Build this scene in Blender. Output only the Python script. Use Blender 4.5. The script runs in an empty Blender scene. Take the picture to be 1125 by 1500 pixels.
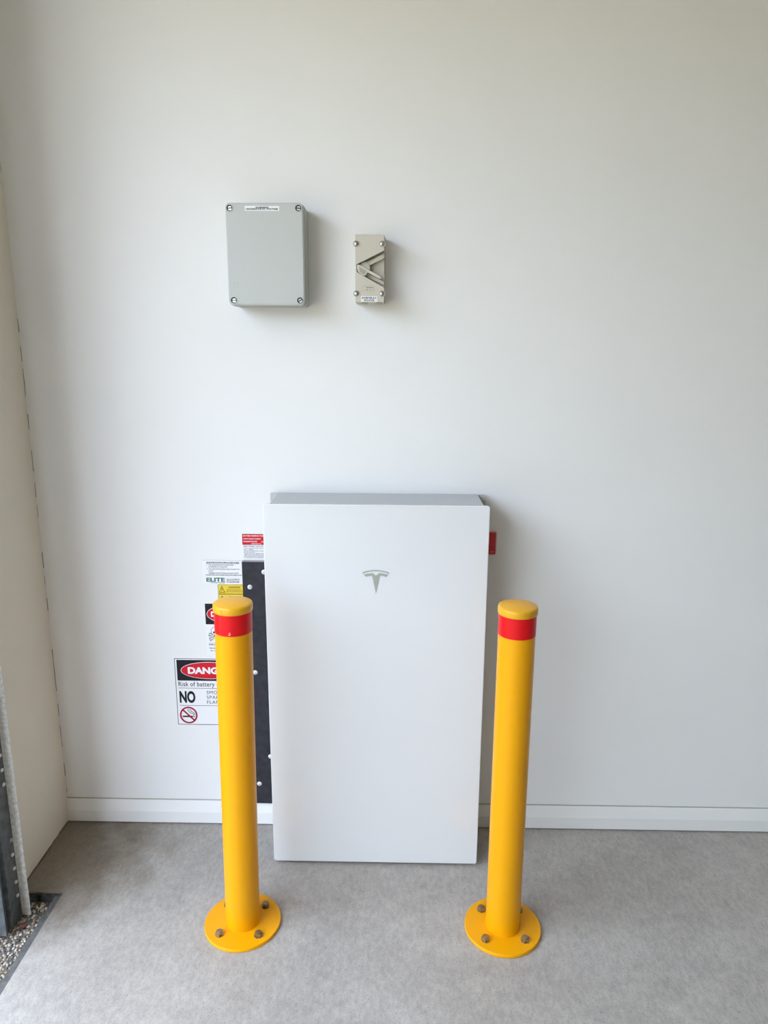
import bpy, bmesh, math, random
from mathutils import Vector, Matrix

random.seed(7)
scene = bpy.context.scene
COL = scene.collection

# ------------------------------------------------------------------ camera
F_PX = 1060.0                                   # focal length in pixels of the 1125 x 1500 frame
cam_d = bpy.data.cameras.new('camera')
cam_d.sensor_fit = 'VERTICAL'
cam_d.sensor_height = 36.0
cam_d.lens = F_PX / 1500.0 * 36.0
cam_d.clip_start = 0.02
cam = bpy.data.objects.new('camera', cam_d)
COL.objects.link(cam)
r_ = Vector((0.99982998, 0.01777369, 0.00491091))
u_ = Vector((-0.00874555, 0.22260799, 0.97486881))
f_ = Vector((-0.01623381, 0.97474601, -0.22272558))
cam.matrix_world = Matrix(((r_.x, u_.x, -f_.x, 0.05282), (r_.y, u_.y, -f_.y, -2.07951),
                           (r_.z, u_.z, -f_.z, 1.52031), (0, 0, 0, 1)))
scene.camera = cam

# ------------------------------------------------------------------ sky, exposure
world = bpy.data.worlds.new('sky')
scene.world = world
world.use_nodes = True
wn = world.node_tree
bg = wn.nodes['Background']
bg.inputs['Color'].default_value = (0.73, 0.845, 1.05, 1)      # bright even hazy sky
bg.inputs['Strength'].default_value = 1.0
sun_d = bpy.data.lights.new('sun', 'SUN')
sun_d.energy = 7.5
sun_d.color = (1.0, 0.88, 0.68)
sun_d.angle = 0.0093
sun = bpy.data.objects.new('sun', sun_d)
# the sun stands behind the house: it lights the far driveway, never the garage
sun.rotation_euler = Vector((-0.45, -0.22, -0.87)).to_track_quat('-Z', 'Y').to_euler()
sun.location = (6, 3, 9)
COL.objects.link(sun)
scene.view_settings.view_transform = 'Standard'
scene.view_settings.look = 'None'
scene.view_settings.gamma = 1.0
scene.view_settings.use_curve_mapping = False
scene.view_settings.exposure = 3.06
scene.cycles.use_adaptive_sampling = True
scene.cycles.adaptive_threshold = 0.03
scene.cycles.max_bounces = 8
scene.cycles.diffuse_bounces = 6
scene.cycles.glossy_bounces = 4
# portal in the door opening: emits nothing, it only guides the sampling of the sky
pl = bpy.data.lights.new('door_opening_portal', 'AREA')
pl.shape = 'RECTANGLE'
pl.size, pl.size_y = 2.68, 3.8
pl.cycles.is_portal = True
plo = bpy.data.objects.new('door_opening_portal', pl)
plo.location = (-1.20, -2.4, 1.29)
plo.rotation_euler = (0, -math.pi / 2, 0)      # faces into the garage (+x)
COL.objects.link(plo)

# ------------------------------------------------------------------ materials
def mat(name, color, rough=0.5, metal=0.0, coat=0.0, spec=0.5):
    m = bpy.data.materials.new(name)
    m.use_nodes = True
    b = m.node_tree.nodes['Principled BSDF']
    b.inputs['Base Color'].default_value = (*color, 1)
    b.inputs['Roughness'].default_value = rough
    b.inputs['Metallic'].default_value = metal
    b.inputs['Coat Weight'].default_value = coat
    b.inputs['Coat Roughness'].default_value = 0.08
    b.inputs['Specular IOR Level'].default_value = spec
    return m

def node(m, kind, **kw):
    n = m.node_tree.nodes.new(kind)
    for k, v in kw.items():
        if hasattr(n, k):
            setattr(n, k, v)
        else:
            n.inputs[k].default_value = v
    return n

def link(m, a, b):
    m.node_tree.links.new(a, b)

def bsdf(m):
    return m.node_tree.nodes['Principled BSDF']

def noise_color(m, scale, c0, c1, lo=0.35, hi=0.65, detail=6, stretch=(1, 1, 1), rough=0.6):
    tc = node(m, 'ShaderNodeTexCoord')
    mp = node(m, 'ShaderNodeMapping')
    mp.inputs['Scale'].default_value = stretch
    nz = node(m, 'ShaderNodeTexNoise', Scale=scale, Detail=detail, Roughness=rough)
    rp = node(m, 'ShaderNodeValToRGB')
    rp.color_ramp.elements[0].position = lo
    rp.color_ramp.elements[1].position = hi
    rp.color_ramp.elements[0].color = (*c0, 1)
    rp.color_ramp.elements[1].color = (*c1, 1)
    link(m, tc.outputs['Object'], mp.inputs['Vector'])
    link(m, mp.outputs[0], nz.inputs['Vector'])
    link(m, nz.outputs['Fac'], rp.inputs['Fac'])
    return tc, rp

def add_bump(m, scale, strength, dist=0.001, detail=4):
    tc = node(m, 'ShaderNodeTexCoord')
    nz = node(m, 'ShaderNodeTexNoise', Scale=scale, Detail=detail)
    bp = node(m, 'ShaderNodeBump', Strength=strength, Distance=dist)
    link(m, tc.outputs['Object'], nz.inputs['Vector'])
    link(m, nz.outputs['Fac'], bp.inputs['Height'])
    link(m, bp.outputs['Normal'], bsdf(m).inputs['Normal'])

def wall_paint(name, c0, c1, bump, bscale):
    m = mat(name, c0, 0.55, spec=0.3)
    tc, rp = noise_color(m, 2.5, c0, c1, 0.3, 0.7)
    link(m, rp.outputs[0], bsdf(m).inputs['Base Color'])
    add_bump(m, bscale, bump, 0.0015)
    return m

M_WALL = wall_paint('white_wall_paint', (0.81, 0.81, 0.805), (0.83, 0.83, 0.825), 0.10, 260)
M_CREAM = wall_paint('cream_render_paint', (0.75, 0.705, 0.60), (0.79, 0.745, 0.64), 0.35, 330)
M_CEIL = mat('ceiling_paint', (0.80, 0.76, 0.66), 0.8)
M_TRIM = wall_paint('white_gloss_trim', (0.78, 0.78, 0.77), (0.81, 0.81, 0.80), 0.04, 60)
bsdf(M_TRIM).inputs['Roughness'].default_value = 0.35
M_CAULK = mat('dirty_caulk', (0.40, 0.38, 0.34), 0.9)
M_SEAM = mat('seam_dirt', (0.30, 0.265, 0.21), 0.95)
M_CRACK = mat('crack_dirt', (0.13, 0.11, 0.085), 0.95)

def concrete():
    m = mat('polished_concrete', (0.4, 0.4, 0.4), 0.5, spec=0.35)
    tc, big = noise_color(m, 2.6, (0.350, 0.326, 0.297), (0.442, 0.413, 0.378), 0.32, 0.68, 7)
    _, mid = noise_color(m, 17, (0.86, 0.86, 0.86), (1.06, 1.06, 1.06), 0.32, 0.66, 10, rough=0.72)
    _, streak = noise_color(m, 85, (0.84, 0.84, 0.84), (1.12, 1.12, 1.12), 0.34, 0.64, 8, (1.0, 0.45, 1), 0.75)
    _, speck = noise_color(m, 240, (0.62, 0.62, 0.62), (1.0, 1.0, 1.0), 0.30, 0.42, 2)
    _, pale = noise_color(m, 95, (0, 0, 0), (0.10, 0.10, 0.10), 0.66, 0.76, 3, (1, 0.6, 1))
    # grime where the slab meets the cream return by the door: a stain with its own outline
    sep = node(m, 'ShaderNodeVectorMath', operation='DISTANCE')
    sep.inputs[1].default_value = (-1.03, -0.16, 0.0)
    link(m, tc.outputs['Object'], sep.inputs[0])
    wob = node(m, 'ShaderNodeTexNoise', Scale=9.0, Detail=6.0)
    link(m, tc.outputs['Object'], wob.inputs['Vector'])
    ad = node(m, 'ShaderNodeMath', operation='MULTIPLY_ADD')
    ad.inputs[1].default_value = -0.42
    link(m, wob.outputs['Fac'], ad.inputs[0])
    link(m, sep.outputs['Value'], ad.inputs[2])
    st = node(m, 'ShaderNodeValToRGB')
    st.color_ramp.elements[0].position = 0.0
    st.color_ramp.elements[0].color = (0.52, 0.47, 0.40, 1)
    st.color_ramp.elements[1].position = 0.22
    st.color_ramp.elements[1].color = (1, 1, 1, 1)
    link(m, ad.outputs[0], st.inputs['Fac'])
    cur = big.outputs[0]
    for r in (mid, streak, speck, st):
        mx = node(m, 'ShaderNodeMix', data_type='RGBA', blend_type='MULTIPLY')
        mx.inputs[0].default_value = 1.0
        link(m, cur, mx.inputs[6])
        link(m, r.outputs[0], mx.inputs[7])
        cur = mx.outputs[2]
    mx = node(m, 'ShaderNodeMix', data_type='RGBA', blend_type='ADD')
    mx.inputs[0].default_value = 1.0
    link(m, cur, mx.inputs[6])
    link(m, pale.outputs[0], mx.inputs[7])
    link(m, mx.outputs[2], bsdf(m).inputs['Base Color'])
    add_bump(m, 130, 0.25, 0.001, 6)
    return m
M_CONC = concrete()

def speckle(name, c0, c1, scale, rough=0.85):
    m = mat(name, c0, rough)
    tc, rp = noise_color(m, scale, c0, c1, 0.35, 0.65, 4)
    link(m, rp.outputs[0], bsdf(m).inputs['Base Color'])
    return m
M_DRIVE = speckle('driveway_mortar', (0.07, 0.062, 0.052), (0.17, 0.155, 0.13), 120)
M_YARD = speckle('far_ground', (0.20, 0.21, 0.16), (0.30, 0.30, 0.24), 2)

def stone_mat():
    m = mat('river_pebbles', (0.5, 0.45, 0.4), 0.55)
    g = node(m, 'ShaderNodeNewGeometry')
    rp = node(m, 'ShaderNodeValToRGB')
    cr = rp.color_ramp
    cr.interpolation = 'CONSTANT'
    cols = [(0.0, (0.42, 0.36, 0.28)), (0.2, (0.24, 0.21, 0.175)), (0.36, (0.52, 0.48, 0.41)),
            (0.50, (0.12, 0.11, 0.10)), (0.66, (0.36, 0.27, 0.18)), (0.82, (0.40, 0.37, 0.34))]
    cr.elements[0].position, cr.elements[0].color = cols[0][0], (*cols[0][1], 1)
    cr.elements[1].position, cr.elements[1].color = cols[1][0], (*cols[1][1], 1)
    for pos, c in cols[2:]:
        e = cr.elements.new(pos)
        e.color = (*c, 1)
    link(m, g.outputs['Random Per Island'], rp.inputs['Fac'])
    link(m, rp.outputs[0], bsdf(m).inputs['Base Color'])
    return m
M_STONE = stone_mat()
M_RUBBER = speckle('dark_joint_strip', (0.07, 0.068, 0.065), (0.12, 0.115, 0.11), 80)
M_STEP_BLACK = speckle('black_step_strip', (0.018, 0.017, 0.016), (0.05, 0.045, 0.04), 60)

def galv():
    m = mat('galvanised_steel', (0.5, 0.52, 0.53), 0.42, 1.0)
    tc = node(m, 'ShaderNodeTexCoord')
    vo = node(m, 'ShaderNodeTexVoronoi', Scale=120.0)
    rp = node(m, 'ShaderNodeValToRGB')
    rp.color_ramp.elements[0].color = (0.36, 0.38, 0.39, 1)
    rp.color_ramp.elements[1].color = (0.62, 0.63, 0.62, 1)
    link(m, tc.outputs['Object'], vo.inputs['Vector'])
    link(m, vo.outputs['Color'], rp.inputs['Fac'])
    link(m, rp.outputs[0], bsdf(m).inputs['Base Color'])
    return m
M_GALV = galv()
M_GALV_SHADED = speckle('shade_toned_zinc', (0.055, 0.065, 0.072), (0.13, 0.145, 0.155), 38, 0.5)  # zinc darkened: shade on the room-facing guide faces is put into the colour
M_GALV_DULL = speckle('weathered_zinc', (0.62, 0.60, 0.55), (0.90, 0.89, 0.85), 90, 0.6)
M_ZTAB = mat('bright_zinc', (0.85, 0.85, 0.83), 0.45, 0.0)

M_GLASS = mat('white_back_painted_glass', (0.735, 0.75, 0.76), 0.22, coat=0.5)
M_GREY = mat('grey_powder_coat', (0.46, 0.48, 0.50), 0.5)
M_DGREY = mat('dark_grey_steel', (0.20, 0.21, 0.22), 0.5)
M_EMBLEM = mat('brushed_silver_green', (0.47, 0.51, 0.45), 0.34, 0.5)
M_BOARD = speckle('charcoal_board', (0.022, 0.022, 0.028), (0.036, 0.035, 0.043), 45, 0.6)
bsdf(M_BOARD).inputs['Specular IOR Level'].default_value = 0.3
M_BOARD_EDGE = mat('raw_board_edge', (0.33, 0.33, 0.35), 0.8)
M_WHITE = mat('white_plastic_print', (0.84, 0.84, 0.86), 0.4)
M_BLACK = mat('black_print', (0.014, 0.013, 0.019), 0.5, spec=0.2)
M_INK = mat('grey_black_ink', (0.035, 0.035, 0.045), 0.5, spec=0.2)
M_RED = mat('red_print', (0.62, 0.010, 0.025), 0.4, spec=0.25)
M_CRIMSON = mat('crimson_print', (0.36, 0.006, 0.035), 0.4, spec=0.25)
M_GREEN = mat('dark_green_print', (0.035, 0.15, 0.10), 0.5)
M_YSIGN = mat('yellow_sign', (0.83, 0.60, 0.035), 0.4)
M_OLIVE = mat('dark_olive_ink', (0.16, 0.10, 0.01), 0.5)
M_SWRED = mat('red_sign_plastic', (0.55, 0.03, 0.04), 0.4)
M_PINK = mat('pale_red_edge', (0.75, 0.42, 0.42), 0.4)

M_BOXGREY = mat('light_grey_abs', (0.49, 0.505, 0.485), 0.45)
M_BOXBASE = mat('mid_grey_abs', (0.40, 0.415, 0.40), 0.5)
M_GASKET = mat('dark_gasket', (0.045, 0.047, 0.045), 0.7)
M_SCREW = mat('steel_screw', (0.62, 0.62, 0.60), 0.3, 1.0)
M_ISO = mat('warm_grey_plastic', (0.57, 0.535, 0.45), 0.42)
M_ISOD = mat('warm_grey_plastic_recess', (0.36, 0.345, 0.295), 0.5)
M_ISOTXT = mat('moulded_mark', (0.22, 0.21, 0.17), 0.6)

M_YELLOW = mat('yellow_powder_coat', (0.80, 0.355, 0.001), 0.36, coat=0.04, spec=0.25)
M_CAPY = mat('yellow_cap_plastic', (0.74, 0.37, 0.010), 0.38)
M_CAPD = mat('yellow_cap_seam', (0.52, 0.26, 0.008), 0.5)
M_TAPE = mat('red_reflective_tape', (0.68, 0.004, 0.008), 0.36, spec=0.3)
def tape_pattern():
    tc = node(M_TAPE, 'ShaderNodeTexCoord')
    vo = node(M_TAPE, 'ShaderNodeTexVoronoi', Scale=320.0)
    bp = node(M_TAPE, 'ShaderNodeBump', Strength=0.12, Distance=0.0005)
    link(M_TAPE, tc.outputs['Object'], vo.inputs['Vector'])
    link(M_TAPE, vo.outputs['Distance'], bp.inputs['Height'])
    link(M_TAPE, bp.outputs['Normal'], bsdf(M_TAPE).inputs['Normal'])
tape_pattern()
M_BOLT = speckle('yellow_zinc_bolt', (0.25, 0.17, 0.085), (0.48, 0.40, 0.28), 160, 0.35)
bsdf(M_BOLT).inputs['Metallic'].default_value = 0.85
M_LEAF = mat('dry_red_leaf', (0.17, 0.05, 0.04), 0.8)

# ------------------------------------------------------------------ mesh helpers
def obj(name, bm, m, parent=None, smooth=False, bevel=0.0, seg=2):
    bmesh.ops.recalc_face_normals(bm, faces=bm.faces[:])
    me = bpy.data.meshes.new(name)
    bm.to_mesh(me)
    bm.free()
    for mm in (m if isinstance(m, (list, tuple)) else [m]):
        me.materials.append(mm)
    o = bpy.data.objects.new(name, me)
    COL.objects.link(o)
    if parent:
        o.parent = parent
    if smooth:
        for p in me.polygons:
            p.use_smooth = True
    if bevel:
        bv = o.modifiers.new('edge', 'BEVEL')
        bv.width = bevel
        bv.segments = seg
        bv.limit_method = 'ANGLE'
        bv.angle_limit = math.radians(40)
    return o

def empty(name, loc):
    o = bpy.data.objects.new(name, None)
    o.empty_display_size = 0.05
    o.location = loc
    COL.objects.link(o)
    return o

def tag(o, label, cat, group=None):
    o['label'] = label
    o['category'] = cat
    if group:
        o['group'] = group
    return o

def struct(o):
    o['kind'] = 'structure'
    return o

def box(bm, x0, x1, y0, y1, z0, z1):
    v = [bm.verts.new(p) for p in ((x0, y0, z0), (x1, y0, z0), (x1, y1, z0), (x0, y1, z0),
                                   (x0, y0, z1), (x1, y0, z1), (x1, y1, z1), (x0, y1, z1))]
    for f in ((3, 2, 1, 0), (4, 5, 6, 7), (0, 1, 5, 4), (1, 2, 6, 5), (2, 3, 7, 6), (3, 0, 4, 7)):
        bm.faces.new([v[i] for i in f])
    return bm

def bx(*a):
    return box(bmesh.new(), *a)

def extrude(bm, pts, axis, a, b):
    """Prism of the 2D outline pts between a and b along an axis ('x','y','z')."""
    def P(p, t):
        return {'x': (t, p[0], p[1]), 'y': (p[0], t, p[1]), 'z': (p[0], p[1], t)}[axis]
    A = [bm.verts.new(P(p, a)) for p in pts]
    B = [bm.verts.new(P(p, b)) for p in pts]
    bm.faces.new(A)
    bm.faces.new(B[::-1])
    n = len(pts)
    for i in range(n):
        bm.faces.new((A[i], A[(i + 1) % n], B[(i + 1) % n], B[i]))
    return bm

def prism(pts, axis, a, b):
    return extrude(bmesh.new(), pts, axis, a, b)

def rrect(x0, x1, z0, z1, r, n=6):
    out = []
    for cx, cz, a0 in ((x1 - r, z1 - r, 0), (x0 + r, z1 - r, 90), (x0 + r, z0 + r, 180), (x1 - r, z0 + r, 270)):
        for i in range(n + 1):
            a = math.radians(a0 + 90 * i / n)
            out.append((cx + r * math.cos(a), cz + r * math.sin(a)))
    return out

def ellipse(cx, cz, rx, rz, n=48):
    return [(cx + rx * math.cos(2 * math.pi * i / n), cz + rz * math.sin(2 * math.pi * i / n)) for i in range(n)]

def ring(bm, outer, inner, axis, a, b):
    """Frame between two outlines with the same number of points."""
    def P(p, t):
        return {'x': (t, p[0], p[1]), 'y': (p[0], t, p[1]), 'z': (p[0], p[1], t)}[axis]
    n = len(outer)
    oa = [bm.verts.new(P(p, a)) for p in outer]
    ob = [bm.verts.new(P(p, b)) for p in outer]
    ia = [bm.verts.new(P(p, a)) for p in inner]
    ib = [bm.verts.new(P(p, b)) for p in inner]
    for i in range(n):
        j = (i + 1) % n
        bm.faces.new((oa[i], oa[j], ob[j], ob[i]))
        bm.faces.new((ia[i], ib[i], ib[j], ia[j]))
        bm.faces.new((oa[i], ia[i], ia[j], oa[j]))
        bm.faces.new((ob[i], ob[j], ib[j], ib[i]))
    return bm

def lathe(prof, n=64, cx=0.0, cy=0.0):
    """Revolve (radius, z) pairs round the vertical axis."""
    bm = bmesh.new()
    rings = []
    for r, z in prof:
        if r < 1e-6:
            rings.append([bm.verts.new((cx, cy, z))])
        else:
            rings.append([bm.verts.new((cx + r * math.cos(2 * math.pi * i / n), cy + r * math.sin(2 * math.pi * i / n), z)) for i in range(n)])
    for a, b in zip(rings, rings[1:]):
        for i in range(n):
            j = (i + 1) % n
            if len(a) == 1:
                bm.faces.new((a[0], b[i], b[j]))
            elif len(b) == 1:
                bm.faces.new((a[i], a[j], b[0]))
            else:
                bm.faces.new((a[i], a[j], b[j], b[i]))
    return bm

def auto_smooth(o, deg=35):
    me = o.data
    for p in me.polygons:
        p.use_smooth = True
    bm = bmesh.new()
    bm.from_mesh(me)
    for e in bm.edges:
        if len(e.link_faces) == 2 and e.calc_face_angle(0) > math.radians(deg):
            e.smooth = False
    bm.to_mesh(me)
    bm.free()

def bar(bm, p, q, w, a, b):
    """Flat bar from p to q (x,z), width w, between y=a and y=b."""
    d = Vector((q[0] - p[0], q[1] - p[1]))
    n = Vector((-d.y, d.x)).normalized() * w / 2
    extrude(bm, [(p[0] + n.x, p[1] + n.y), (q[0] + n.x, q[1] + n.y), (q[0] - n.x, q[1] - n.y), (p[0] - n.x, p[1] - n.y)], 'y', a, b)
    return bm

# ------------------------------------------------------------------ lettering
_cap = None
def text_bm(s, bold=0.0, space=1.0):
    cu = bpy.data.curves.new('lettering', 'FONT')
    cu.body = s
    cu.size = 1.0
    cu.offset = bold
    cu.space_character = space
    cu.resolution_u = 4
    o = bpy.data.objects.new('lettering', cu)
    COL.objects.link(o)
    dg = bpy.context.evaluated_depsgraph_get()
    me = bpy.data.meshes.new_from_object(o.evaluated_get(dg))
    bm = bmesh.new()
    bm.from_mesh(me)
    bpy.data.objects.remove(o)
    bpy.data.curves.remove(cu)
    bpy.data.meshes.remove(me)
    return bm

def cap_h():
    global _cap
    if _cap is None:
        b = text_bm('H')
        _cap = max(v.co.y for v in b.verts) - min(v.co.y for v in b.verts)
        b.free()
    return _cap

def lettering(parent, s, x0, zb, h, m, y, width=None, bold=0.0, space=1.0, center=None, name='lettering'):
    """Printed line of text standing on the wall plane y: baseline zb, cap height h."""
    bm = text_bm(s, bold, space)
    k = h / cap_h()
    xs = [v.co.x for v in bm.verts]
    lo, hi = min(xs), max(xs)
    kx = k if width is None else width / (hi - lo)
    if center is not None:
        x0 = center - (hi - lo) * kx / 2
    off = parent.matrix_world.translation if parent else Vector()
    for v in bm.verts:
        v.co = Vector((x0 + (v.co.x - lo) * kx, y, zb + v.co.y * k)) - off
    bm2 = bm
    return obj(name, bm2, m, parent)

def shift(bm, off):
    for v in bm.verts:
        v.co -= off
    return bm

# ------------------------------------------------------------------ the setting
XL = -1.012            # inner face of the cream return wall
H_CEIL = 2.75
X_R, Y_F = 6.2, -7.0   # far side wall, wall behind the camera
OPEN_Y0, OPEN_Y1, OPEN_H = -0.50, -4.3, 2.62

slab = [(XL - 0.25, 0.1), (X_R + 0.1, 0.1), (X_R + 0.1, Y_F - 0.1), (-0.885, Y_F - 0.1), (-0.885, -0.327), (XL - 0.25, -0.327)]
struct(obj('floor', prism(slab, 'z', -0.16, 0.0), M_CONC))
struct(obj('wall_back', bx(XL, X_R + 0.1, 0.0, 0.12, 0.0, H_CEIL), M_WALL))
struct(obj('wall_right', bx(X_R, X_R + 0.1, Y_F, 0.0, 0.0, H_CEIL), M_WALL))
struct(obj('wall_front', bx(XL, X_R + 0.1, Y_F - 0.1, Y_F, 0.0, H_CEIL), M_WALL))
struct(obj('ceiling', bx(XL - 0.25, X_R + 0.1, Y_F - 0.1, 0.12, H_CEIL, H_CEIL + 0.1), M_CEIL))
# left wall: the short cream return with its outer leaf, the lintel and the far pier
lw = bmesh.new()
extrude(lw, [(XL - 0.25, 0.12), (XL, 0.12), (XL, -0.327), (-1.028, -0.327), (-1.028, OPEN_Y0), (XL - 0.25, OPEN_Y0)], 'z', -0.10, H_CEIL)
wall_left = struct(obj('wall_left', lw, M_CREAM))
struct(obj('wall_lintel', bx(XL - 0.25, XL, OPEN_Y1, OPEN_Y0, OPEN_H, H_CEIL), M_CREAM))
struct(obj('wall_pier', bx(XL - 0.25, XL, Y_F - 0.1, OPEN_Y1, -0.10, H_CEIL), M_CREAM))

# hairline cracks where the return meets the back wall
cr = bmesh.new()
z = 0.10
prev = None
while z < 1.75:
    gap = random.random() < 0.45
    wv = random.uniform(0.0002, 0.0013)
    xx = XL + random.uniform(0.0, 0.0012)
    cur = (xx, wv, z)
    if prev and not gap:
        extrude(cr, [(XL, prev[2]), (prev[0] + prev[1], prev[2]), (xx + wv, z), (XL, z)], 'y', -0.0012, 0.0)
    prev = cur
    z += random.uniform(0.012, 0.045)
obj('crack', cr, M_SEAM, wall_left)
dirt = bmesh.new()
y = -0.02
while y > -0.325:
    y2 = y - random.uniform(0.01, 0.03)
    box(dirt, XL, XL + random.uniform(0.001, 0.004), y2, y, 0.0, random.uniform(0.001, 0.004))
    y = y2
obj('crack', dirt, M_CRACK, wall_left)

# splayed skirting board along the back wall
prof = [(0.0, 0.004), (-0.016, 0.004), (-0.016, 0.043), (-0.0075, 0.0765), (-0.0055, 0.078), (0.0, 0.078)]
bb = struct(obj('baseboard_back', prism(prof, 'x', XL, X_R), M_TRIM))
obj('caulk_joint', bx(XL, X_R, -0.0022, 0.0, 0.078, 0.0805), M_CAULK, bb)
obj('floor_gap', bx(XL, X_R, -0.013, 0.0, 0.0, 0.004), M_CRACK, bb)

# slab edge strip and near-black strip over the step at the door rebate
struct(obj('trim_1', prism([(-0.909, -0.040), (-0.885, -0.040), (-0.885, -0.003), (-0.889, -0.005), (-0.907, -0.008), (-0.909, -0.012)], 'y', Y_F, -0.335), M_RUBBER))
struct(obj('trim_2', bx(-1.028, -0.885, -0.335, -0.327, -0.06, -0.003), M_STEP_BLACK, bevel=0.003))

# exposed aggregate driveway outside
drive = struct(obj('driveway', bx(-9.0, -0.885, -9.0, 3.0, -0.15, -0.026), M_DRIVE))
# unseen dark blocker added across the driveway to cut off low sky light
def sky_blocker():
    bm = bmesh.new()
    prof = [(-8.6, -0.16), (-8.5, 0.8), (-8.55, 1.8), (-8.6, 2.8), (-8.85, 3.2), (-9.35, 3.2), (-9.6, 2.8), (-9.65, 1.2), (-9.6, -0.16)]
    n = 160
    rows = []
    for i in range(n + 1):
        yy = -30 + 60 * i / n
        rows.append([bm.verts.new((x + random.uniform(-.12, .12), yy, zz + (random.uniform(-.15, .15) if zz > 0 else 0))) for x, zz in prof])
    for a, b in zip(rows, rows[1:]):
        for k in range(len(prof) - 1):
            bm.faces.new((a[k], a[k + 1], b[k + 1], b[k]))
    return bm
struct(obj('sky_blocker', sky_blocker(), speckle('blocker_dark_green', (0.03, 0.045, 0.02), (0.09, 0.11, 0.05), 14, 0.9)))
yard = struct(obj('ground', bx(-60.0, 40.0, -60.0, 60.0, -0.40, -0.16), M_YARD))

def pebble_field():
    ico = bmesh.new()
    bmesh.ops.create_icosphere(ico, subdivisions=1, radius=1.0)
    bv = [v.co.copy() for v in ico.verts]
    bf = [[v.index for v in f.verts] for f in ico.faces]
    ico.free()
    V, Fc = [], []
    def stone(x, y, s):
        a, b, c = s * random.uniform(0.75, 1.35), s * random.uniform(0.7, 1.1), s * random.uniform(0.5, 0.75)
        rz = random.uniform(0, math.pi)
        R = Matrix.Rotation(rz, 3, 'Z') @ Matrix.Rotation(random.uniform(-.4, .4), 3, 'X')
        n = len(V)
        jit = [random.uniform(0.82, 1.15) for _ in bv]
        zc = -0.026 + random.uniform(-0.001, 0.0025)
        for p, j in zip(bv, jit):
            q = R @ Vector((p.x * a * j, p.y * b * j, p.z * c * j))
            V.append((x + q.x, y + q.y, zc + q.z))
        Fc.extend([[n + i for i in f] for f in bf])
    step = 0.0088
    yy = -0.343
    while yy > -1.6:
        xx = -1.75
        while xx < -0.912:
            px, py = xx + random.uniform(-.004, .004), yy + random.uniform(-.004, .004)
            clear_jamb = not (px < -1.018 and py > OPEN_Y0 - 0.012)
            clear_track = not (-1.012 < px < -0.925 and py > -0.52 and random.random() < 0.12)
            if clear_jamb and px < -0.913 and clear_track:
                stone(px, py, random.uniform(0.0036, 0.0062))
            xx += step
        yy -= step
    me = bpy.data.meshes.new('pebbles')
    me.from_pydata(V, [], Fc)
    me.materials.append(M_STONE)
    o = bpy.data.objects.new('pebbles', me)
    COL.objects.link(o)
    o.parent = drive
    o['kind'] = 'stuff'
    for p in me.polygons:
        p.use_smooth = True
pebble_field()

# ------------------------------------------------------------------ door guide
def door_guide():
    gx, gy = -0.975, -0.386
    t = tag(empty('door_guide', (gx, gy, -0.024)), 'weathered galvanised steel roller door guide standing at the cream jamb', 'door track')
    z0, z1 = 0.0, OPEN_H + 0.02
    obj('mounting_plate', bx(-0.002, 0.0, -0.056, 0.0, z0, z1), M_GALV_SHADED, t)
    obj('front_lip', bx(-0.002, 0.024, 0.0, 0.0022, z0, z1), M_GALV_DULL, t)
    # folded channel the curtain slides in
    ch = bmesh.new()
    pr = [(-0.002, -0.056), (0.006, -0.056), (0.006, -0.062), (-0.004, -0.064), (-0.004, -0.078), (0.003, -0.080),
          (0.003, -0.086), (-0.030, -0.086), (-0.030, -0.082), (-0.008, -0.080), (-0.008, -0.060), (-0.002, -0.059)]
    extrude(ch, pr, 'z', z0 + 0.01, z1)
    obj('curtain_channel', ch, M_GALV_SHADED, t)
    # clips that tie the guide back to the jamb
    zc = 0.25
    while zc < z1:
        obj('fixing_bracket', bx(-0.053, -0.002, -0.040, -0.037, zc, zc + 0.05), M_GALV, t)
        zc += 0.70
    # small pressed tabs in runs of five, a screw between the runs
    tab_me = None
    zt, k = 0.075, 0
    first = None
    while zt < z1 - 0.05:
        if k % 9 in (4,):
            s = bmesh.new()
            bmesh.ops.create_cone(s, cap_ends=True, segments=16, radius1=0.0062, radius2=0.0040, depth=0.005,
                                  matrix=Matrix.Translation((0.0025, -0.010, zt)) @ Matrix.Rotation(math.pi / 2, 4, 'Y'))
            obj('screw', s, M_BOXBASE, t)
        elif k % 9 not in (5, 6, 7):
            if first is None:
                first = obj('tab', bx(0.0, 0.0040, -0.0038, 0.0038, -0.0036, 0.0036), M_ZTAB, t)
                first.location = (0.0, -0.0135, zt)
            else:
                c = first.copy()
                COL.objects.link(c)
                c.parent = t
                c.location = (0.0, -0.0135, zt)
        k += 1
        zt += 0.0425
    return t
door_guide()

# small dry leaf on the pebbles by the guide foot
lf = bmesh.new()
pts = []
for i in range(9):
    a = 2 * math.pi * i / 9
    pts.append((0.011 * math.cos(a) * (1 + 0.15 * math.sin(3 * a)), 0.0065 * math.sin(a)))
extrude(lf, pts, 'z', 0.0, 0.0015)
for v in lf.verts:
    v.co.z += 0.003 * math.cos(v.co.x * 180) - 0.002
leaf = obj('dry_leaf', lf, M_LEAF)
leaf.location = (-0.950, -0.432, -0.0205)
leaf.rotation_euler = (0.1, -0.05, 0.7)
tag(leaf, 'small dry reddish leaf lying on the pebbles by the door guide', 'leaf')

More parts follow.
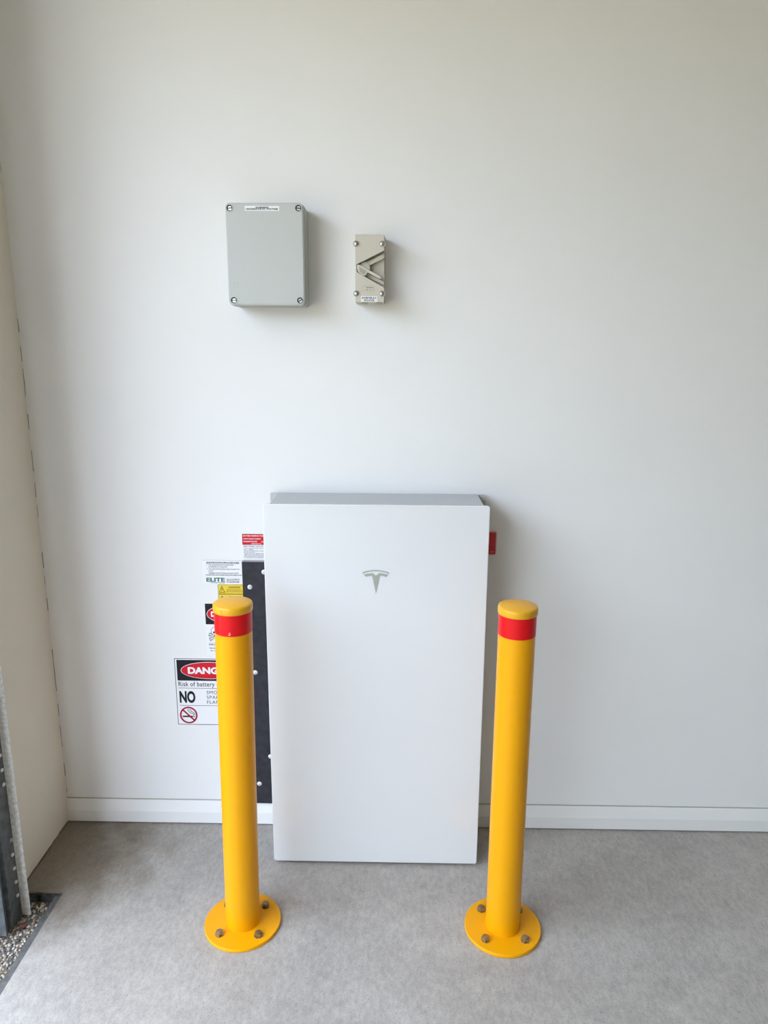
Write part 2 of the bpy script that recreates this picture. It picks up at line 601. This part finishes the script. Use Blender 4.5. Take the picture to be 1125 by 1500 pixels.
# ------------------------------------------------------------------ backing board
BT = 0.018
board = empty('backing_board', (-0.05, 0.0, 0.081))
tag(board, 'charcoal backing board screwed to the wall behind the battery', 'board')
off = Vector((-0.05, 0.0, 0.081))
pan = obj('panel', shift(bx(-0.405, 0.296, -BT, -0.0004, 0.081, 0.893), off), [M_BOARD, M_BOARD_EDGE], board)
for p in pan.data.polygons:
    if abs(p.normal.y) < 0.5:
        p.material_index = 1
scr0 = None
for x, zz in ((-0.3834, 0.8143), (-0.3766, 0.5374), (-0.3768, 0.1517), (-0.3395, 0.8619), (-0.338, 0.2497)):
    if scr0 is None:
        b = bmesh.new()
        bmesh.ops.create_cone(b, cap_ends=True, segments=24, radius1=0.0074, radius2=0.0062, depth=0.002,
                              matrix=Matrix.Translation((0, -0.001, 0)) @ Matrix.Rotation(math.pi / 2, 4, 'X'))
        bmesh.ops.create_cone(b, cap_ends=True, segments=20, radius1=0.0055, radius2=0.0030, depth=0.0035,
                              matrix=Matrix.Translation((0, -0.0036, 0)) @ Matrix.Rotation(math.pi / 2, 4, 'X'))
        scr0 = obj('screw', b, M_WHITE, board)
        d = obj('drive_slot', bx(-0.0030, 0.0030, -0.0058, -0.0050, -0.0006, 0.0006), M_INK, scr0)
        s, sd = scr0, d
    else:
        s = scr0.copy()
        COL.objects.link(s)
        s.parent = board
        sd = d.copy()
        COL.objects.link(sd)
        sd.parent = s
    s.location = Vector((x, -BT, zz)) - off
    sd.rotation_euler = (0, random.uniform(0, 3), 0)

# ------------------------------------------------------------------ battery
def battery():
    z0 = 0.0087
    t = tag(empty('home_battery', (0, 0, z0)), 'tall white glass fronted home battery with a silver T emblem', 'battery')
    Hh, W = 1.099, 0.609
    fp = obj('front_panel', prism(rrect(-W / 2, W / 2, 0.0, Hh, 0.007), 'y', -0.194, -0.184), M_GLASS, t, bevel=0.0018, seg=3)
    auto_smooth(fp)
    obj('body', bx(-0.2905, 0.2905, -0.184, -0.026, 0.004, Hh - 0.003), M_GREY, t, bevel=0.002)
    rb = prism(rrect(-0.3120, 0.3120, 0.02, Hh - 0.003, 0.004), 'y', -0.026, -0.0185)
    obj('rear_plate', rb, M_GREY, t)
    obj('wall_bracket', bx(-0.25, 0.25, -0.0185, -0.0004, 0.93, 1.06), M_DGREY, t)
    # emblem, traced as outlines in millimetres round its centre line
    y0, y1 = -0.1952, -0.1938
    top = 0.9268 - z0
    def em(pts):
        return [(p[0] * 0.001, top + p[1] * 0.001) for p in pts]
    def arc(xs, ztop, sag):
        return [(x, ztop - sag * (x / 37.0) ** 2) for x in xs]
    N = 15
    xs = [-37 + 74 * i / (N - 1) for i in range(N)]
    up = arc(xs, 1.0, 8.0)
    lo = [(x * 0.965, zz - 3.2) for x, zz in arc(xs, 1.0, 8.0)][::-1]
    e1 = obj('emblem', prism(em(up + lo), 'y', y0, y1), M_EMBLEM, t)
    e1['label'] = 'silver T shaped emblem'
    left = [(-33.0, -13.0), (-28, -11.2), (-20, -9.2), (-8.5, -7.8), (0, -15.8)]
    right = [(8.5, -7.8), (20, -9.2), (28, -11.2), (33.0, -13.0), (26.5, -19.0), (22, -16.2), (10.5, -15.4), (0, -66)]
    tail = [(-10.5, -15.4), (-22, -16.6), (-26.5, -19.0)]
    obj('emblem_stem', prism(em(left + right + tail), 'y', y0, y1), M_EMBLEM, e1)
    return t
battery()

# ------------------------------------------------------------------ signs and stickers on the wall
def sheet(name, label, cat, x0, x1, z0, z1, m, r=0.001, th=0.0008, y=0.0):
    t = tag(empty(name, (x0, y, z0)), label, cat)
    bpy.context.view_layer.update()
    b = prism(rrect(x0, x1, z0, z1, r, 3), 'y', y - th, y)
    obj('sheet', shift(b, Vector((x0, y, z0))), m, t)
    t['_o'] = (x0, y, z0)
    return t

def patch(t, name, bm, m, parent=None):
    return obj(name, shift(bm, Vector(t['_o'])), m, parent or t)

def done(*ts):
    for t in ts:
        del t['_o']

Y1, Y2, Y3 = -0.0012, -0.0015, -0.0018     # print layers above the 0.8 mm sheets

# red battery notice and the white shutdown sheet under it
s = sheet('battery_notice', 'red battery energy storage notice with white lettering beside the battery', 'label', -0.4043, -0.262, 0.9413, 0.9744, M_RED)
patch(s, 'edge_rule', ring(bmesh.new(), rrect(-0.4043, -0.262, 0.9413, 0.9744, 0.001, 3), rrect(-0.4030, -0.2633, 0.9426, 0.9731, 0.001, 3), 'y', Y1, -0.0008), M_CRIMSON)
for txt, x, zb, h, w in (('BATTERY ENERGY STORAGE SYSTEM', -0.4015, 0.9671, 0.0036, 0.096),
                         ('SHORT CIRCUIT CURRENT', -0.4010, 0.9580, 0.0034, 0.053),
                         ('MAXIMUM VOLTAGE', -0.4008, 0.9497, 0.0034, 0.0405), ('(d.c.)', -0.3475, 0.9497, 0.0034, None),
                         ('COMPONENT No.', -0.3783, 0.9432, 0.0026, 0.031)):
    lettering(s, txt, x, zb, h, M_WHITE, Y1, width=w, bold=0.03)
s2 = sheet('shutdown_notice', 'white battery shutdown notice under the red battery notice', 'label', -0.4048, -0.262, 0.8990, 0.9410, M_WHITE)
lettering(s2, 'BATTERY SHUTDOWN', -0.4005, 0.9348, 0.0037, M_INK, Y1, width=0.088, bold=0.015)
for i, txt in enumerate(('TURN OFF BATTERY SWITCH', 'No. 1 BESS', 'TURN OFF BATTERY ISOLATOR', 'TO ALL UNITS', 'TURN OFF ALL MAIN SWITCHES',
                         'CIRCUIT ISOLATION TO ALL UNITS', 'TEST AND ISOLATE BEFORE WORK', 'ATTENTION TO THE BATTERY BANK')):
    lettering(s2, txt, -0.4020 + 0.0006 * (i % 3), 0.9295 - i * 0.0041, 0.0024, M_INK, Y1, width=0.0029 * len(txt), bold=0.012)

# shutdown procedure sign
s3 = sheet('shutdown_procedure_sign', 'white shutdown procedure sign with green lettering left of the charcoal board', 'sign', -0.5276, -0.4062, 0.8165, 0.8925, M_WHITE, th=0.001)
patch(s3, 'edge_rule', bx(-0.5276, -0.4062, -0.0013, -0.001, 0.8916, 0.8925), M_CAULK)
lettering(s3, 'SHUTDOWN PROCEDURE', -0.5158, 0.8820, 0.0050, M_INK, Y2, width=0.0990, bold=0.024)
for txt, x, zb, w in (('1.', -0.5155, 0.8760, 0.0022), ('Turn off the MAIN SWITCH (INVERTER)', -0.5095, 0.8760, 0.0760),
                      ('at INVERTER A.C. ISOLATOR', -0.5095, 0.8700, 0.0570), ('2.', -0.5155, 0.8632, 0.0026),
                      ('Turn off the PV Array D.C. Isolator located at the', -0.5095, 0.8632, 0.0930), ('Inverter', -0.5100, 0.8574, 0.0150),
                      ('WARNING: DO NOT OPEN PLUG AND SOCKET', -0.5105, 0.8503, 0.0915), ('CONNECTORS OR PV STRING ISOLATOR UNDER LOAD', -0.5195, 0.8442, 0.1090)):
    lettering(s3, txt, x, zb, 0.0031, M_INK, Y2, width=w, bold=0.016)
lettering(s3, 'ELITE', -0.5182, 0.8248, 0.0118, M_GREEN, Y2, width=0.0562, bold=0.035)
lettering(s3, 'POWER GROUP', -0.5045, 0.8198, 0.0030, M_GREEN, Y2, width=0.0420, bold=0.02)
for txt, zb, w in (('System Installed by', 0.8318, 0.0400), ('Elite Power Group', 0.8268, 0.0375), ('Ph. (02) 8880 0780', 0.8220, 0.0375)):
    lettering(s3, txt, -0.4562, zb, 0.0029, M_INK, Y2, width=w, bold=0.016)

# two yellow warning stickers
def warning(z0, z1, label):
    t = sheet('warning_sticker', label, 'sticker', -0.4843, -0.4064, z0, z1, M_YSIGN)
    t['group'] = 'yellow warning stickers'
    x0, dz = -0.4843, z1 - 0.8155
    patch(t, 'edge_rule', ring(bmesh.new(), rrect(-0.4843, -0.4064, z0, z1, 0.001, 3), rrect(-0.4833, -0.4074, z0 + 0.001, z1 - 0.001, 0.0008, 3), 'y', Y1, -0.0008), M_OLIVE)
    tri_o = [(-0.4727, 0.8118 + dz), (-0.4822, 0.7900 + dz), (-0.4625, 0.7900 + dz)]
    c = Vector((-0.4724, 0.7970 + dz))
    tri_i = [tuple(c + (Vector(p) - c) * 0.74) for p in tri_o]
    tr = patch(t, 'hazard_triangle', ring(bmesh.new(), tri_o, tri_i, 'y', Y1, -0.0008), M_OLIVE)
    bolt = [(-0.4722, 0.8045), (-0.4748, 0.7985), (-0.4728, 0.7988), (-0.4738, 0.7930), (-0.4704, 0.7996), (-0.4722, 0.7994), (-0.4708, 0.8040)]
    patch(t, 'lightning_mark', prism([(x, zz + dz) for x, zz in bolt], 'y', Y1, -0.0008), M_OLIVE, tr)
    lettering(t, 'WARNING', -0.4526, 0.8055 + dz, 0.0043, M_OLIVE, Y1, width=0.0365, bold=0.03)
    for i, (txt, x, w) in enumerate((('HAZARD OF ELECTRIC', -0.4565, 0.0420), ('SHOCK DO NOT REMOVE COVER', -0.4600, 0.0500), ('ISOLATE ALL SUPPLY BEFORE USE', -0.4602, 0.0510))):
        lettering(t, txt, x, 0.7998 + dz - 0.0042 * i, 0.0027, M_OLIVE, Y1, width=w)
    done(t)
warning(0.7858, 0.8155, 'upper yellow electrical warning sticker just below the shutdown procedure sign')
warning(0.7554, 0.7852, 'lower yellow warning sticker mostly hidden behind the bollard cap')

def danger_oval(t, cx, cz, rx, rz, h, bold=0.055):
    w_ = patch(t, 'oval_rim', prism(ellipse(cx, cz, rx, rz), 'y', Y2 - 0.0002, Y1), M_WHITE)
    patch(t, 'red_oval', prism(ellipse(cx, cz, rx - 0.0016, rz - 0.0016), 'y', -0.0021, Y1), M_RED, w_)
    lettering(t, 'DANGER', 0, cz - h / 2, h, M_WHITE, -0.0024, width=rx * 1.50, bold=bold, center=cx)

# tall danger sign with skull
s5 = sheet('skull_danger_sign', 'narrow white danger sign with skull and crossbones behind the left bollard', 'sign', -0.5290, -0.4100, 0.5880, 0.7560, M_WHITE, th=0.001)
patch(s5, 'black_header', prism(rrect(-0.5270, -0.4120, 0.6870, 0.7541, 0.001, 2), 'y', Y1, -0.001), M_BLACK)
danger_oval(s5, -0.4695, 0.7206, 0.0532, 0.0262, 0.0150)
sk = ring(bmesh.new(), ellipse(-0.4960, 0.6645, 0.0165, 0.0160, 32), ellipse(-0.4960, 0.6645, 0.0154, 0.0149, 32), 'y', Y1, -0.001)
sk = patch(s5, 'skull', sk, M_INK)
for dx in (-0.0068, 0.0068):
    patch(s5, 'eye_socket', prism(ellipse(-0.4960 + dx, 0.6605, 0.0032, 0.0034, 16), 'y', Y2, -0.001), M_BLACK, sk)
patch(s5, 'jaw', ring(bmesh.new(), rrect(-0.5030, -0.4890, 0.6455, 0.6530, 0.002, 3), rrect(-0.5020, -0.4900, 0.6464, 0.6521, 0.0015, 3), 'y', Y1, -0.001), M_INK, sk)
for (p, q) in (((-0.5185, 0.6545), (-0.4735, 0.6385)), ((-0.5165, 0.6375), (-0.4755, 0.6560))):
    d = (Vector(q) - Vector(p)).normalized()
    n = Vector((-d.y, d.x))
    bo = bmesh.new()
    for sgn in (-1, 1):
        a, b = Vector(p) + n * 0.0024 * sgn, Vector(q) + n * 0.0024 * sgn
        bar(bo, a, b, 0.0010, Y2, -0.001)
    for e, ext in ((Vector(p), -1), (Vector(q), 1)):
        bar(bo, e + n * 0.0052, e - n * 0.0052, 0.0012, Y2, -0.001)
        for sgn in (-1, 1):
            bar(bo, e + n * 0.0052 * sgn, e + n * 0.0042 * sgn - d * ext * 0.0085, 0.0010, Y2, -0.001)
    patch(s5, 'crossbone', bo, M_INK)
patch(s5, 'rule', bx(-0.5205, -0.4180, Y1, -0.001, 0.6265, 0.6271), M_CAULK)
lettering(s5, 'FIRE RISK', -0.5207, 0.6183, 0.0048, M_BLACK, Y1, width=0.0340, bold=0.02)
lettering(s5, 'Appropriate', -0.5200, 0.6073, 0.0042, M_INK, Y1, width=0.0280, bold=0.02)
lettering(s5, 'for use', -0.5165, 0.5985, 0.0042, M_INK, Y1, width=0.0200, bold=0.02)

# large danger sign
s6 = sheet('battery_danger_sign', 'square danger sign reading risk of battery and NO with a no smoking circle', 'sign', -0.6345, -0.4125, 0.3450, 0.5760, M_WHITE, r=0.002, th=0.001)
patch(s6, 'border', ring(bmesh.new(), rrect(-0.6320, -0.4150, 0.3475, 0.5735, 0.002, 4), rrect(-0.6302, -0.4168, 0.3493, 0.5717, 0.0015, 4), 'y', Y1, -0.001), M_INK)
patch(s6, 'black_header', prism(rrect(-0.6252, -0.4218, 0.4988, 0.5685, 0.0015, 3), 'y', Y1, -0.001), M_BLACK)
danger_oval(s6, -0.5235, 0.5338, 0.0897, 0.0287, 0.0196, 0.05)
lettering(s6, 'Risk of battery explosion', -0.6232, 0.4798, 0.0148, M_INK, Y1, width=0.1930, bold=0.012, space=1.08)
patch(s6, 'rule', bx(-0.6232, -0.4240, Y1, -0.001, 0.4726, 0.4739), M_INK)
lettering(s6, 'NO', -0.6222, 0.4252, 0.0355, M_BLACK, Y1, width=0.0500, bold=0.045)
for txt, zb in (('SMOKING', 0.4538), ('SPARKS', 0.4375), ('FLAMES', 0.4206)):
    lettering(s6, txt, -0.5360, zb, 0.0110, M_INK, Y1, space=1.12)
patch(s6, 'rule', bx(-0.6232, -0.4240, Y1, -0.001, 0.4133, 0.4146), M_INK)
cx, cz = -0.5966, 0.3808
ns = patch(s6, 'prohibition_circle', ring(bmesh.new(), ellipse(cx, cz, 0.0278, 0.0288), ellipse(cx, cz, 0.0230, 0.0240), 'y', Y3, -0.001), M_CRIMSON)
sl = bmesh.new()
bar(sl, (cx - 0.0185, cz + 0.0188), (cx + 0.0185, cz - 0.0188), 0.0048, Y3, -0.001)
patch(s6, 'slash', sl, M_CRIMSON, ns)
cg = bmesh.new()
box(cg, cx - 0.0195, cx + 0.0125, Y2, -0.001, cz - 0.0072, cz - 0.0024)
for k in range(2):
    box(cg, cx + 0.0142 + 0.0026 * k, cx + 0.0156 + 0.0026 * k, Y2, -0.001, cz - 0.0072, cz - 0.0024)
patch(s6, 'cigarette', cg, M_BLACK, ns)
sm = bmesh.new()
def wiggle(pts):
    for a, b in zip(pts, pts[1:]):
        bar(sm, (cx + a[0] * .001, cz + a[1] * .001), (cx + b[0] * .001, cz + b[1] * .001), 0.0016, Y2, -0.001)
wiggle([(0, 21), (-2.5, 18.5), (-1.5, 15.5), (2, 12.5), (4.5, 8), (8, 6), (12, 5.2), (15.5, 3.5), (15.8, 0)])
wiggle([(2, 19), (7, 18), (8.5, 14.5), (7.5, 11.8), (12, 11), (16.5, 8.8), (18.8, 5), (18.8, 0)])
patch(s6, 'smoke_curl', sm, M_INK, ns)

# red plate on the wall to the right of the battery
s7 = sheet('red_wall_plate', 'small dark red sign sticking out behind the right edge of the battery', 'sign', 0.2720, 0.3525, 0.9170, 0.9900, M_SWRED, r=0.006, th=0.003)
patch(s7, 'rim', ring(bmesh.new(), rrect(0.2720, 0.3525, 0.9170, 0.9900, 0.006, 5), rrect(0.2748, 0.3497, 0.9198, 0.9872, 0.004, 5), 'y', -0.0036, -0.003), M_PINK)
lettering(s7, 'OFF', 0.3345, 0.9255, 0.0030, M_PINK, -0.0034, width=0.0100, bold=0.03)
done(s, s2, s3, s5, s6, s7)

# ------------------------------------------------------------------ junction box
def junction_box():
    x0, x1, z0, z1 = -0.3915, -0.1920, 1.6258, 1.8780
    O = Vector(((x0 + x1) / 2, 0, z0))
    t = tag(empty('junction_box', O), 'large light grey junction box with four slotted corner screws on the wall', 'junction box')
    bpy.context.view_layer.update()
    def P(n, b, m, parent=None, **k):
        return obj(n, shift(b, O), m, parent or t, **k)
    e = 0.002
    auto_smooth(P('base', prism(rrect(x0 - 0.001, x1 + 0.001, z0 - 0.001, z1 + 0.001, 0.011), 'y', -0.052, 0.0), M_BOXBASE))
    auto_smooth(P('base_rim', prism(rrect(x0 - e, x1 + e, z0 - e, z1 + e, 0.012), 'y', -0.074, -0.050), M_BOXGREY, bevel=0.0012))
    auto_smooth(P('gasket', prism(rrect(x0 + 0.004, x1 - 0.004, z0 + 0.004, z1 - 0.004, 0.010), 'y', -0.083, -0.071), M_GASKET))
    auto_smooth(P('lid', prism(rrect(x0 - e / 2, x1 + e / 2, z0 - e / 2, z1 + e / 2, 0.0125), 'y', -0.0985, -0.0825), M_BOXGREY, bevel=0.0015))
    auto_smooth(P('lid_face', prism(rrect(x0 + 0.0018, x1 - 0.0018, z0 + 0.0022, z1 - 0.0022, 0.011), 'y', -0.1000, -0.0980), M_BOXGREY, bevel=0.0006))
    r = 0.0122
    for i, (sx, sz, a) in enumerate(((x0 + r - .002, z1 - r, 0.10), (x1 - r, z1 - r, -0.05), (x0 + r, z0 + r, -0.02), (x1 - r, z0 + r, 0.5))):
        b = bmesh.new()
        ring(b, ellipse(sx, sz, 0.0098, 0.0098, 28), ellipse(sx, sz, 0.0080, 0.0080, 28), 'y', -0.1012, -0.0995)
        boss = P('screw_boss', b, M_BOXGREY)
        P('screw_recess', prism(ellipse(sx, sz, 0.0082, 0.0082, 28), 'y', -0.1003, -0.0995), M_GASKET, boss)
        hd = P('screw', prism(ellipse(sx + 0.0010, sz - 0.0008, 0.0050, 0.0050, 24), 'y', -0.1012, -0.0998), M_SCREW, boss)
        sl = bmesh.new()
        dx, dz = math.cos(a) * 0.0055, math.sin(a) * 0.0055
        bar(sl, (sx - dx + .0006, sz - dz - .0004), (sx + dx + .0006, sz + dz - .0004), 0.0026, -0.1014, -0.1009)
        P('screw_slot', sl, M_BLACK, boss)
    lab = P('warning_label', prism(rrect(-0.3420, -0.2533, 1.8590, 1.8708, 0.0006, 2), 'y', -0.1004, -0.0999), M_WHITE)
    lab['label'] = 'white printed warning strip'
    for txt, zb, w in (('WARNING', 1.8653, 0.034), ('HAZARDOUS DC VOLTAGE', 1.8615, 0.082)):
        bm = text_bm(txt, 0.04)
        k = 0.0040 / cap_h()
        lo, hi = min(v.co.x for v in bm.verts), max(v.co.x for v in bm.verts)
        kx = w / (hi - lo)
        for v in bm.verts:
            v.co = Vector((-0.2976 - w / 2 + (v.co.x - lo) * kx, -0.1006, zb + v.co.y * k))
        obj('lettering', shift(bm, O), M_INK, lab)
    # faint moulded maker's mark, two strokes per character
    mk = bmesh.new()
    mx, mz = -0.3790, 1.6670
    for a, b in (((0, 16), (6, 16)), ((6, 16), (2, 8)), ((2, 8), (6, 0)), ((2, 8), (2, -2)), ((9, 16), (9, 4)), ((9, 16), (12, 17)), ((12, 17), (13, 10)), ((13, 10), (13.5, 2))):
        bar(mk, (mx + a[0] * .001, mz + a[1] * .001), (mx + b[0] * .001, mz + b[1] * .001), 0.0007, -0.1002, -0.0999)
    P('moulded_mark', mk, M_BOXBASE)
junction_box()

# ------------------------------------------------------------------ isolator switch
def isolator():
    X0, X1, Z0, Z1 = -0.0595, 0.0168, 1.6350, 1.8050
    W, Hh = X1 - X0, Z1 - Z0
    O = Vector(((X0 + X1) / 2, 0, Z0))
    t = tag(empty('isolator_switch', O), 'small beige isolator switch with a slanted lever on the wall', 'switch')
    bpy.context.view_layer.update()
    def P(n, b, m, parent=None, **k):
        return obj(n, shift(b, O), m, parent or t, **k)
    def uv(u, v):
        return (X0 + u * W, Z1 - v * Hh)
    def poly(pts):
        return [uv(*p) for p in pts]
    P('back_box', bx(X0 - 0.0015, X1 + 0.0022, -0.040, 0.0, Z0 - 0.0005, Z1 + 0.0005), M_ISO, bevel=0.0015)
    P('body', bx(X0, X1, -0.058, -0.039, Z0, Z1), M_ISO, bevel=0.001)
    up = prism(poly([(0, 0), (1, 0), (1, .236), (.97, .240), (.12, .425), (.055, .435), (.055, .47), (0, .47)]), 'y', -0.085, -0.057)
    P('upper_cover', up, M_ISO, bevel=0.0009)
    lo = prism(poly([(0, .47), (.055, .47), (.055, .535), (.10, .56), (1, .778), (1, 1), (0, 1)]), 'y', -0.085, -0.057)
    P('lower_cover', lo, M_ISO, bevel=0.0009)
    # sloping lands either side of the lever
    P('groove_land', prism(poly([(.30, .415), (1, .262), (1, .336), (.47, .452)]), 'y', -0.0725, -0.057), M_ISO, bevel=0.0008)
    P('groove_land', prism(poly([(.32, .595), (.45, .565), (1, .690), (1, .735), (.34, .612)]), 'y', -0.0705, -0.057), M_ISO, bevel=0.0008)
    c = uv(.33, .475)
    hub = P('hub', prism(ellipse(c[0], c[1], 0.0135, 0.0135, 32), 'y', -0.0760, -0.057), M_ISO, bevel=0.0008)
    lev = poly([(.075, .437), (.16, .446), (.87, .612), (.905, .632), (.90, .648), (.84, .650), (.47, .566), (.42, .560), (.40, .585), (.34, .607), (.26, .600), (.15, .570), (.085, .535), (.065, .49)])
    P('lever', prism(lev, 'y', -0.0885, -0.066), M_ISO, bevel=0.0012)
    inl = poly([(.14, .475), (.38, .535), (.36, .572), (.31, .590), (.22, .575), (.16, .545)])
    P('lever_recess', prism(inl, 'y', -0.0889, -0.0880), M_ISOD)
    for i, (u, v) in enumerate(((.044, .136), (.93, .136), (.044, .870), (.93, .870))):
        x, zz = uv(u, v)
        b = bmesh.new()
        ring(b, ellipse(x, zz, 0.0082, 0.0082, 28), ellipse(x, zz, 0.0068, 0.0068, 28), 'y', -0.0862, -0.0600)
        boss = P('screw_boss', b, M_ISO)
        P('screw_recess', prism(ellipse(x, zz, 0.0068, 0.0068, 28), 'y', -0.0853, -0.0600), M_GASKET, boss)
        d = bmesh.new()
        bmesh.ops.create_uvsphere(d, u_segments=20, v_segments=10, radius=0.0060, matrix=Matrix.Translation((x - 0.0006, -0.0850, zz - 0.0003)) @ Matrix.Diagonal((1, 0.55, 1, 1)))
        P('screw', d, M_SCREW, boss, smooth=True)
    for v, s in ((0.0, 1), (1.0, -1)):
        for u in (.28, .78):
            x, zz = uv(u, v)
            b = bmesh.new()
            bmesh.ops.create_cone(b, cap_ends=True, segments=24, radius1=0.0115, radius2=0.0105, depth=0.003,
                                  matrix=Matrix.Translation((x, -0.042, zz + s * 0.0016)) @ Matrix.Rotation(0 if s > 0 else math.pi, 4, 'X'))
            P('conduit_plug', b, M_ISO)
            P('conduit_plug', bx(x - 0.004, x + 0.009, -0.074, -0.064, min(zz, zz + s * .0018), max(zz, zz + s * .0018)), M_ISOD)
    a, b2 = uv(.26, .752), uv(.66, .838)
    fr = P('rating_plate', ring(bmesh.new(), rrect(a[0], b2[0], b2[1], a[1], 0.0008, 3), rrect(a[0] + .0006, b2[0] - .0006, b2[1] + .0006, a[1] - .0006, 0.0005, 3), 'y', -0.0853, -0.0849), M_ISOD)
    mk = bmesh.new()
    for u0, u1, v in ((.37, .62, .780), (.38, .45, .812), (.51, .56, .812), (.62, .64, .812)):
        p, q = uv(u0, v - .006), uv(u1, v + .006)
        box(mk, p[0], q[0], -0.0853, -0.0849, q[1], p[1])
    P('rating_mark', mk, M_ISOTXT, fr)
    a, b2 = uv(.20, .908), uv(.775, .992)
    lab = P('name_label', prism(rrect(a[0], b2[0], b2[1], a[1], 0.0006, 2), 'y', -0.0856, -0.0849), M_WHITE)
    lab['label'] = 'white printed name label'
    for txt, v, w in (('INVERTER A.C', .948, 0.0385), ('ISOLATOR', .983, 0.0275)):
        bm = text_bm(txt, 0.03)
        k = 0.0044 / cap_h()
        l, h = min(q.co.x for q in bm.verts), max(q.co.x for q in bm.verts)
        kx = w / (h - l)
        cxx = (a[0] + b2[0]) / 2
        for q in bm.verts:
            q.co = Vector((cxx - w / 2 + (q.co.x - l) * kx, -0.0858, uv(0, v)[1] + q.co.y * k))
        obj('lettering', shift(bm, O), M_INK, lab)
isolator()

# ------------------------------------------------------------------ bollards
def bollard(loc, lean, label, seam_deg, scuff):
    t = tag(empty('bollard', loc), label, 'bollard', 'yellow safety bollards')
    t.rotation_euler = (0, lean, 0)
    Hb = 0.897
    bp = lathe([(0.0, 0.0), (0.0995, 0.0), (0.1010, 0.0012), (0.1010, 0.0088), (0.1000, 0.0100), (0.0450, 0.0100), (0.0, 0.0100)], 96)
    auto_smooth(obj('base_plate', bp, M_YELLOW, t), 50)
    pp = lathe([(0.0450, 0.0100), (0.0450, 0.40), (0.0450, Hb)], 96)
    obj('post', pp, M_YELLOW, t, smooth=True)
    tp = lathe([(0.0450, 0.8440), (0.04545, 0.8440), (0.04545, Hb + 0.001), (0.0450, Hb + 0.001)], 96)
    auto_smooth(obj('reflective_band', tp, M_TAPE, t))
    pr = [(0.0450, Hb), (0.0474, Hb), (0.0478, Hb + 0.001), (0.0478, Hb + 0.0145), (0.0465, Hb + 0.0175)]
    for i in range(1, 9):
        a = i / 8
        pr.append((0.0465 * (1 - a), Hb + 0.0175 + 0.0075 * (1 - (1 - a) ** 2)))
    cap = obj('cap', lathe(pr, 96), M_CAPY, t)
    auto_smooth(cap, 50)
    sb = bx(-0.0006, 0.0006, -0.0484, -0.0470, Hb + 0.0025, Hb + 0.0145)
    sm = obj('seam', sb, M_CAPD, cap)
    sm.rotation_euler = (0, 0, math.radians(seam_deg))
    b0 = None
    for i, (sx, sy) in enumerate(((-1, -1), (1, -1), (1, 1), (-1, 1))):
        if b0 is None:
            b = lathe([(0.0, 0.0), (0.0118, 0.0), (0.0118, 0.0018), (0.0060, 0.0018), (0.0, 0.0018)], 28)
            hexp = [(0.0098 * math.cos(math.pi / 3 * k), 0.0098 * math.sin(math.pi / 3 * k)) for k in range(6)]
            extrude(b, hexp, 'z', 0.0016, 0.0098)
            extrude(b, [(p[0] * 0.86, p[1] * 0.86) for p in hexp], 'z', 0.0097, 0.0108)
            b0 = obj('bolt', b, M_BOLT, t)
            o = b0
        else:
            o = b0.copy()
            COL.objects.link(o)
            o.parent = t
        o.location = (0.0515 * sx, 0.0515 * sy, 0.0100)
        o.rotation_euler = (0, 0, random.uniform(0, 1))
    if scuff:
        sc = bmesh.new()
        n = 10
        for ang0, ang1, zz, h in ((-93, -86, 0.8475, 0.0012), (-92, -87, 0.8520, 0.0009)):
            for i in range(4):
                a, b = math.radians(ang0 + (ang1 - ang0) * i / 4), math.radians(ang0 + (ang1 - ang0) * (i + 1) / 4)
                za, zb = zz + 0.0022 * i / 4, zz + 0.0022 * (i + 1) / 4
                r = 0.0456
                vs = [sc.verts.new((r * math.cos(q), r * math.sin(q), w)) for q, w in ((a, za), (b, zb), (b, zb + h), (a, za + h))]
                sc.faces.new(vs)
        obj('scuff', sc, M_WHITE, t)['label'] = 'white scuff on the red band'
    return t
bollard((-0.3500, -0.4265, 0.0), math.radians(0.62), 'yellow steel bollard with red band standing left of the battery', -22, True)
bollard((0.3490, -0.4275, 0.0), math.radians(0.0), 'yellow steel bollard with red band standing right of the battery', 12, False)
